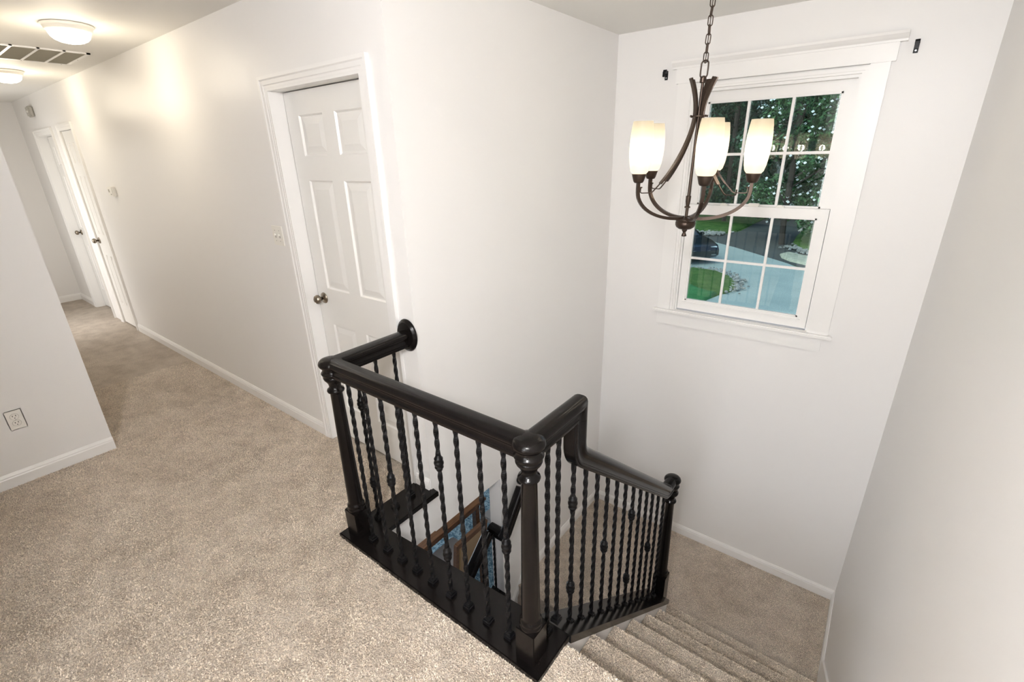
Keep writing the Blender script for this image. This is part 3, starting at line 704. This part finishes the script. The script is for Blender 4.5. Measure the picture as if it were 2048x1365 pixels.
hx, y0, y1 = .285, -.285, .275
bm = bmesh.new(); bx(bm, -hx, hx, y0, y0+.022, -.008, 0); bx(bm, -hx, hx, y1-.022, y1, -.008, 0); bx(bm, -hx, -hx+.018, y0, y1, -.008, 0); bx(bm, hx-.018, hx, y0, y1, -.008, 0); obj('frame', bm, 'white_trim', v)
for yy in (-.156, -.024, .108-.0): obj('crossbar', box(-hx, hx, yy+.026-.008, yy+.026+.008, -.0085, 0), 'white_trim', v)
obj('backing', box(-hx+.01, hx-.01, y0+.01, y1-.01, -.0012, -.0004), 'vent_grey', v)
bm = bmesh.new(); k = -hx+.024
while k < hx-.02:
    q_ = [bm.verts.new(p_) for p_ in ((k, y0+.012, -.0065), (k+.008, y0+.012, -.0015), (k+.008, y1-.012, -.0015), (k, y1-.012, -.0065))]; bm.faces.new(q_); k += .0115
tag(obj('louvre_slats', bm, 'vent_grey', v), kind='stuff')
for xx, yy in ((-hx+.01, y1-.05), (-hx+.01, y0+.1), (hx-.01, y1-.05), (.0, y1-.011), (hx-.01, .002), (-hx+.01, .002)):
    obj('screw', lathe(bmesh.new(), [(.004, -.0085), (.003, -.0105)], (xx, yy, 0), 8), 'plastic_grey', v)

# ------------------------------------------------------------------ small wall fittings
sw = empty('light_switch', (-1.1245, 0, 1.3085)); tag(sw, 'white double light switch beside the near door', 'light switch')
obj('plate', box(-.058, .058, -.006, 0, -.058, .058, bev=.003), 'plastic_white', sw)
for sx in (-.023, .023):
    obj('toggle', (lambda b: (bx(b, sx-.005, sx+.005, -.016, -.004, .000, .012, bev=.002), b)[-1])(bmesh.new()), 'plastic_white', sw)
    obj('slot', box(sx-.006, sx+.006, -.0066, -.005, -.013, .013), 'plastic_grey', sw)
    for zz_ in (-.030, .030): obj('screw', lathe(bmesh.new(), [(.0035, -.0056), (.0030, -.0072)], (sx, 0, zz_), 10, 'y'), 'plastic_grey', sw)
ot = empty('wall_socket', (XL, -1.264, .386)); tag(ot, 'white double wall socket low on the left wall', 'socket')
obj('plate', box(0, .006, -.036, .036, -.0585, .0585, bev=.003), 'plastic_white', ot)
for zc2 in (-.020, .020):
    obj('receptacle', lathe(bmesh.new(), [(.0175, .005), (.0175, .0078), (.016, .0085)], (0, 0, zc2), 24, 'x'), 'plastic_white', ot)
    obj('receptacle_gap', lathe(bmesh.new(), [(.0188, .0052), (.0188, .0064)], (0, 0, zc2), 24, 'x'), 'plastic_grey', ot)
    for yy in (-.0065, .0065): obj('slot', box(.008, .0088, yy-.0014, yy+.0014, zc2+.001, zc2+.009), 'dark_slot', ot)
    obj('slot', lathe(bmesh.new(), [(.0025, .008), (.0025, .0088)], (0, 0, zc2-.008), 10, 'x'), 'dark_slot', ot)
obj('screw', lathe(bmesh.new(), [(.003, .0055), (.003, .0075)], (0, 0, 0), 10, 'x'), 'plastic_grey', ot)
th = empty('thermostat', (-4.0, 0, 1.49)); tag(th, 'small white thermostat on the hall wall', 'thermostat')
obj('body', box(-.055, .055, -.032, 0, -.042, .042, bev=.004), 'plastic_white', th)
obj('screen', box(-.040, -.012, -.0335, -.031, -.006, .020), 'vent_grey', th)
for xx in (.006, .024): obj('button', box(xx, xx+.010, -.0345, -.031, -.026, -.018), 'plastic_grey', th)
cb = empty('door_chime', (-6.04, 0, 2.285)); tag(cb, 'small grey box high on the wall at the end of the hall', 'door chime')
obj('body', box(-.07, .07, -.045, 0, -.055, .055, bev=.012), 'plastic_grey', cb); obj('button', lathe(bmesh.new(), [(.012, -.044), (.010, -.049)], (0, 0, 0), 12, 'y'), 'plastic_white', cb)
def bracket(x, z, label, flip):
    e = empty('curtain_bracket', (x, YW, z)); tag(e, label, 'bracket', 'curtain rod brackets beside the window')
    obj('back_plate', box(-.010, .010, -.004, 0, -.026, .026, bev=.001), 'black_iron', e)
    bm = bmesh.new(); bx(bm, -.008, .008, -.050, -.003, .010, .020, bev=.002); bx(bm, -.008, .008, -.052, -.042, -.012, .020, bev=.002); lathe(bm, [(.009, -.010), (.009, .010)], (0, -.030, .022), 12, 'x'); obj('hook', bm, 'black_iron', e)
    obj('screw', lathe(bmesh.new(), [(.004, -.006), (.004, -.003)], (0, 0, -.014), 8, 'y'), 'steel', e)
bracket(.352, 2.168, 'black curtain rod bracket left of the window', 0); bracket(1.613, 2.163, 'black curtain rod bracket right of the window', 1)

# ------------------------------------------------------------------ ground floor furniture seen through the balusters
tag(obj('rug', box(-3.2, -.30, -.2, 3.0, ZG, ZG+.012), 'blue_rug'), 'blue and white patterned rug on the floor below', 'rug')
tb = empty('dining_table', (-1.9, .8, ZG+.012)); tag(tb, 'brown wooden dining table below the stairwell wall', 'table')
obj('table_top', box(-.52, .58, -.9, 1.08, .715, .748, bev=.005), 'brown_wood', tb)
obj('apron', (lambda b: (bx(b, -.46, .52, -.84, -.815, .62, .715), bx(b, -.46, .52, .995, 1.02, .62, .715), bx(b, -.46, -.435, -.84, 1.02, .62, .715), bx(b, .495, .52, -.84, 1.02, .62, .715), b)[-1])(bmesh.new()), 'brown_wood', tb)
for lx in (-.45, .47):
    for ly in (-.83, 1.0): obj('leg', box(lx-.03, lx+.04, ly-.03, ly+.03, 0, .62, bev=.004), 'brown_wood', tb)
def chair(x, y, rz, label):
    e = empty('dining_chair', (x, y, ZG+.012), (0, 0, rz)); tag(e, label, 'chair', 'dining chairs below')
    # local: back at +x leaning out, seat towards -x
    bm = bmesh.new()
    for s in (-1, 1): prism(bm, [(-.035, .40), (.010, .40), (.075, .98), (.035, .98)], 'y', s*.205-.018, s*.205+.018)
    prism(bm, [(.026, .915), (.066, .915), (.075, .985), (.035, .985)], 'y', -.205, .205)
    obj('back_frame', bm, 'brown_wood', e)
    obj('back_cushion', prism(bmesh.new(), [(-.028, .46), (.022, .46), (.068, .918), (.022, .918)], 'y', -.186, .186), 'tan_fabric', e)
    bm = bmesh.new()
    for i in range(24):
        t = i/23; z = .48+.42*t; xx = .024+.046*t
        for s in (-1, 1): lathe(bm, [(.005, 0), (.004, .003), (.001, .004)], (xx, s*.178, z), 6, 'x')
    tag(obj('nailheads', bm, 'brass', e), kind='stuff')
    obj('seat', box(-.46, -.02, -.22, .22, .42, .49, bev=.025), 'grey_fabric', e)
    for lx, ly in ((-.43, -.2), (-.43, .2), (-.02, -.2), (-.02, .2)): obj('leg', box(lx-.02, lx+.02, ly-.02, ly+.02, 0, .42), 'brown_wood', e)
chair(-.975, 1.20, 0, 'brown dining chair with tan back and nailheads, nearest below the balusters')
chair(-.93, 2.05, 0, 'brown dining chair farther along the table below')

# ------------------------------------------------------------------ outside
GZ = -2.9
def poly_ground(name, px, m, z, label, thick=.02, n_sub=1):
    pts = [ground(*p_) for p_ in px]; bm = bmesh.new(); prism(bm, [(q.x, q.y) for q in pts], 'z', GZ+z-thick, GZ+z)
    return struct(name, bm, m, label)
struct('ground', box(-70, 50, 2.14, 110, GZ-.2, GZ-.02), 'grass', 'grassy ground outside')
poly_ground('street', [(1250, 700), (1900, 700), (1900, 560), (1620, 545), (1575, 527), (1470, 495), (1390, 474), (1250, 440)], 'street_paving', 0, 'pale blue grey street paving')
poly_ground('shaded_street', [(1250, 440), (1390, 473.8), (1470, 494.8), (1575, 526.8), (1620, 540), (1720, 500), (1720, 418), (1560, 425), (1505, 450), (1480, 463), (1440, 470), (1390, 468), (1250, 430)], 'shaded_paving', .004, 'far part of the street with tree shade in its dark colour')  # follows the shadow edge; shade painted as darker paving
def bed(name, px, m, label, h):
    pts = [ground(*p_) for p_ in px]; c = sum(pts, Vector())/len(pts); bm = bmesh.new()
    rings = []
    for t, hh in ((1, 0), (.97, h*.6), (.85, h), (.5, h*1.2)): rings.append([bm.verts.new((c.x+(q.x-c.x)*t, c.y+(q.y-c.y)*t, GZ+.0+hh)) for q in pts])
    n_ = len(pts)
    for a, b in zip(rings, rings[1:]):
        for k in range(n_): bm.faces.new((a[k], a[(k+1) % n_], b[(k+1) % n_], b[k]))
    bm.faces.new(rings[-1])
    return tag(obj(name, bm, m, smooth=True), label, kind='structure')
ISL = [(1330, 540), (1390, 537), (1430, 543), (1462, 556), (1476, 570), (1472, 580), (1455, 587), (1440, 590), (1420, 598), (1400, 605), (1330, 612)]
bed('lawn_island', ISL, 'grass', 'grassy island edged with stones by the black car', .12)
bed('lawn_near', [(1330, 575), (1376, 573), (1395, 582), (1420, 590), (1434, 592), (1415, 600), (1395, 612), (1330, 630)], 'lawn_bright', 'bright green lawn at the foot of the window', .16)
bed('lawn_far', [(1300, 425), (1560, 424), (1505, 448), (1475, 462), (1440, 467), (1390, 466), (1300, 455)], 'grass', 'lawn beyond the shaded paving', .15)
bed('lawn_right', [(1583, 490), (1592, 475), (1615, 455), (1700, 425), (1760, 470), (1760, 520), (1640, 512), (1600, 502)], 'grass', 'lawn at the right of the shaded paving', .2)
bed('ground_cover', [(1559, 510), (1575, 506), (1600, 512), (1640, 520), (1640, 535), (1610, 531), (1580, 524), (1563, 517)], 'ground_cover', 'pale ground cover at the corner of the shaded paving', .10)
def stones(name, px, n, label, spread, sz):
    pts = [ground(*p_) for p_ in px]; bm = bmesh.new()
    for i in range(n):
        t = random.random()*(len(pts)-1); k = int(t); q = pts[k].lerp(pts[k+1], t-k); r_ = random.uniform(.6, 1.3)*sz
        mtx = Matrix.Translation((q.x+random.gauss(0, spread), q.y+random.gauss(0, spread*1.6), GZ+.06+r_*.3)) @ Matrix.Rotation(random.random()*6, 4, 'Z') @ Matrix.Diagonal((r_, r_*.8, r_*.6, 1))
        bmesh.ops.create_icosphere(bm, subdivisions=1, radius=1, matrix=mtx)
    return tag(obj(name, bm, 'stone'), label, 'stones', kind='stuff')
stones('border_stones', [(1385, 540), (1430, 545), (1462, 558), (1474, 572), (1466, 582)], 240, 'pale stones edging the grassy island', .16, .07)
stones('border_stones', [(1390, 467), (1420, 470), (1445, 469)], 110, 'pale stones edging the far lawn', .22, .10)
stones('border_stones', [(1584, 497), (1600, 503), (1625, 511)], 90, 'pale stones edging the lawn at the right', .2, .09)
# car
def car(name, x, y, rz, body, label):
    e = empty(name, (x, y, GZ), (0, 0, rz)); tag(e, label, 'car')
    # local: nose towards +x; length 4.6, width 1.8
    side = [(-2.25, .45), (-2.28, .80), (-2.10, 1.0), (-1.55, 1.05), (-.95, 1.40), (-.35, 1.47), (.30, 1.42), (.98, 1.02), (1.65, .93), (2.15, .78), (2.28, .60), (2.27, .38), (2.10, .26), (-2.15, .28)]
    bm = bmesh.new(); secs = []
    for yy, kz, kx in ((-.90, .0, .96), (-.86, .5, .985), (-.70, 1, 1), (0, 1.02, 1.02), (.70, 1, 1), (.86, .5, .985), (.90, 0, .96)):
        ring = []
        for X, Z in side:
            zt = Z
            ytaper = yy*(1 if Z < 1.0 else 1-.30*(Z-1.0)/.47)
            ring.append(bm.verts.new((X*kx, ytaper, zt if Z < 1.0 else 1.0+(zt-1.0)*(.90+.1*min(kz, 1)))))
        secs.append(ring)
    n_ = len(side)
    for a, b in zip(secs, secs[1:]):
        for k in range(n_): bm.faces.new((a[k], a[(k+1) % n_], b[(k+1) % n_], b[k]))
    bm.faces.new(secs[0]); bm.faces.new(secs[-1][::-1])
    obj('body', bm, body, e, autosmooth=35)
    bm = bmesh.new(); q_ = [bm.verts.new(p_) for p_ in ((.97, -.66, 1.055), (.97, .66, 1.055), (.36, .55, 1.435), (.36, -.55, 1.435))]; bm.faces.new(q_); obj('windscreen', bm, 'car_glass', e)
    for s in (-1, 1):
        bm = bmesh.new(); q_ = [bm.verts.new((X, s*(.865-.30*(Z-1.0)*1.05), Z)) for X, Z in ((.80, 1.06), (.20, 1.37), (-.85, 1.36), (-1.35, 1.08))]; bm.faces.new(q_); obj('side_window', bm, 'car_glass', e)
        obj('headlight', (lambda b: (bx(b, 2.02, 2.20, s*.62-.17, s*.62+.17, .66, .76, bev=.02), b)[-1])(bmesh.new()), 'headlight', e)
        for wx in (-1.40, 1.38):
            w = obj('wheel', lathe(bmesh.new(), [(.20, -.1), (.32, -.1), (.33, 0), (.32, .1), (.20, .1)], (wx, s*.80, .33), 20, 'y'), 'tyre', e); obj('hub_cap', lathe(bmesh.new(), [(.19, -.105), (.19, .105)], (wx, s*.80, .33), 14, 'y'), 'car_silver', w)
        obj('mirror', box(.62, .78, s*.98-.09, s*.98+.09, 1.02, 1.14, bev=.03), body, e)
    obj('grille', box(2.20, 2.285, -.42, .42, .46, .62, bev=.01), 'dark_slot', e)
    obj('chrome_trim', (lambda b: (bx(b, 2.24, 2.295, -.40, .40, .60, .62), bx(b, 2.24, 2.29, -.70, -.48, .40, .43), bx(b, 2.24, 2.29, .48, .70, .40, .43), b)[-1])(bmesh.new()), 'steel', e)
    obj('number_plate', box(2.28, 2.30, -.16, .16, .42, .53), 'headlight', e)
    return e
q = ground(1396, 533); car('parked_car', q.x-1.75, q.y+1.75, R(-40), 'car_black', 'black car parked by the grassy island outside')
q = ground(1590, 412); car('parked_car', -3.3, 38, R(200), 'car_silver', 'silver car half hidden behind the trees')
# trees
def tree(name, x, y, h, crown_r, crown_z0, n, leaf, m, label, trunk_r=.14, flowers=0, squash=1.0, group='trees outside the window'):
    e = empty(name, (x, y, GZ)); tag(e, label, 'tree', group); rnd = random.Random(int(x*91+y*7))
    bm = bmesh.new(); tp = [(0, 0, 0), (rnd.uniform(-.1, .1), 0, crown_z0), (rnd.uniform(-.2, .2), rnd.uniform(-.2, .2), h*.85)]
    sweep(bm, tp, circ(trunk_r, 8), [(1, 0, 0)]*3, mitre=False)
    for k in range(7):
        a = rnd.random()*6.28; z = crown_z0+(h-crown_z0)*rnd.uniform(.05, .6); sweep(bm, [(0, 0, z), (math.cos(a)*crown_r*.7, math.sin(a)*crown_r*.7, z+.9)], circ(trunk_r*.3, 5), [(0, 0, 1)]*2, mitre=False)
    obj('trunk', bm, 'bark', e)
    # leaf clusters on lobes of the crown
    vs_, fs = [], []; fv, ff = [], []
    lobes = []
    for k in range(46):
        a = rnd.random()*6.283; t = rnd.random(); zc = crown_z0+(h-crown_z0)*t; rad = crown_r*math.sqrt(max(.08, 1-(2*t-.9)**2*.8))*rnd.uniform(.35, 1)
        lobes.append((rad*math.cos(a), rad*math.sin(a)*squash, zc, rnd.uniform(.5, 1.0)*crown_r*.36))
    for i in range(n):
        L = lobes[rnd.randrange(len(lobes))]
        d_ = Vector((rnd.gauss(0, 1), rnd.gauss(0, 1), rnd.gauss(0, .8))).normalized()*L[3]*rnd.uniform(.55, 1.05)
        c = Vector(L[:3])+d_; s1 = leaf*rnd.uniform(.6, 1.3)
        nrm = (d_.normalized()+Vector((rnd.uniform(-.7, .7), rnd.uniform(-.7, .7), rnd.uniform(-.2, .9)))).normalized(); t1 = nrm.orthogonal().normalized(); t1.rotate(Matrix.Rotation(rnd.random()*6.28, 3, nrm)); t2 = nrm.cross(t1)
        k = len(vs_); vs_ += [c-t1*s1, c-t2*s1*.45, c+t1*s1, c+t2*s1*.45]; fs.append((k, k+1, k+2, k+3))
        if flowers and rnd.random() < flowers and d_.y < .1*crown_r:
            k = len(fv); cc = c+d_*.08+Vector((0, -.05, .05)); s2 = leaf*.75; a1, a2 = Vector((s2, 0, 0)), Vector((0, s2*.5, s2*.8)); fv += [cc-a1, cc-a2, cc+a1, cc+a2]; ff.append((k, k+1, k+2, k+3))
    me = bpy.data.meshes.new('foliage'); me.from_pydata(vs_, [], fs); me.materials.append(MATS[m]); o = bpy.data.objects.new('foliage', me); COL.objects.link(o); o.parent = e; o['kind'] = 'stuff'
    if ff:
        me = bpy.data.meshes.new('blossom'); me.from_pydata(fv, [], ff); me.materials.append(MATS['blossom']); o = bpy.data.objects.new('blossom', me); COL.objects.link(o); o.parent = e; o['kind'] = 'stuff'
    return e
tree('flowering_tree', -2.4, 26.5, 7.6, 2.5, 1.2, 15000, .10, 'leaf_mid', 'bright green flowering tree with white blossom at the right of the view', flowers=.035)
tree('leafy_tree', -7.0, 33, 9.5, 2.9, 1.2, 13000, .13, 'leaf_dark', 'dark leafy tree at the left of the window view')
tree('leafy_tree', -10.5, 37, 10.5, 3.6, 1.0, 11000, .15, 'leaf_dark', 'dark leafy tree farthest left, cut by the window frame')
tree('leafy_tree', -5.0, 42, 12, 4.2, .8, 14000, .16, 'leaf_dark', 'dark leafy tree behind the middle panes')
tree('leafy_tree', -.6, 40, 12, 4.2, .8, 11000, .16, 'leaf_dark', 'dark leafy tree behind the flowering tree')
tree('leafy_tree', 3.2, 46, 13, 4.5, .8, 9000, .18, 'leaf_dark', 'dark leafy tree at the far right of the street')
tree('leafy_tree', 2.9, 33, 10.5, 3.1, 1.0, 11000, .14, 'leaf_dark', 'dark leafy tree to the right of the flowering tree, mostly behind the window frame')
tree('leafy_tree', -11, 50, 14, 5.0, .8, 10000, .2, 'leaf_dark', 'tall dark tree at the back of the street')
for k_, (x_, lab_) in enumerate(((-26, 'leftmost'), (-19.5, 'second from the left'), (-13, 'third from the left'), (-6.5, 'fourth from the left'), (0, 'fourth from the right'), (6.5, 'third from the right'), (13, 'second from the right'), (19.5, 'rightmost'))):
    tree('hedge_tree', x_, 62+(k_ % 2)*1.5, 17, 4.6, .3, 7000, .34, 'leaf_dark', 'dense dark tree of the back row, '+lab_, group='back row of trees')
tree('leafy_tree', -16.5, 44, 12, 4.5, .8, 8000, .2, 'leaf_dark', 'dark tree far left beyond the far lawn')
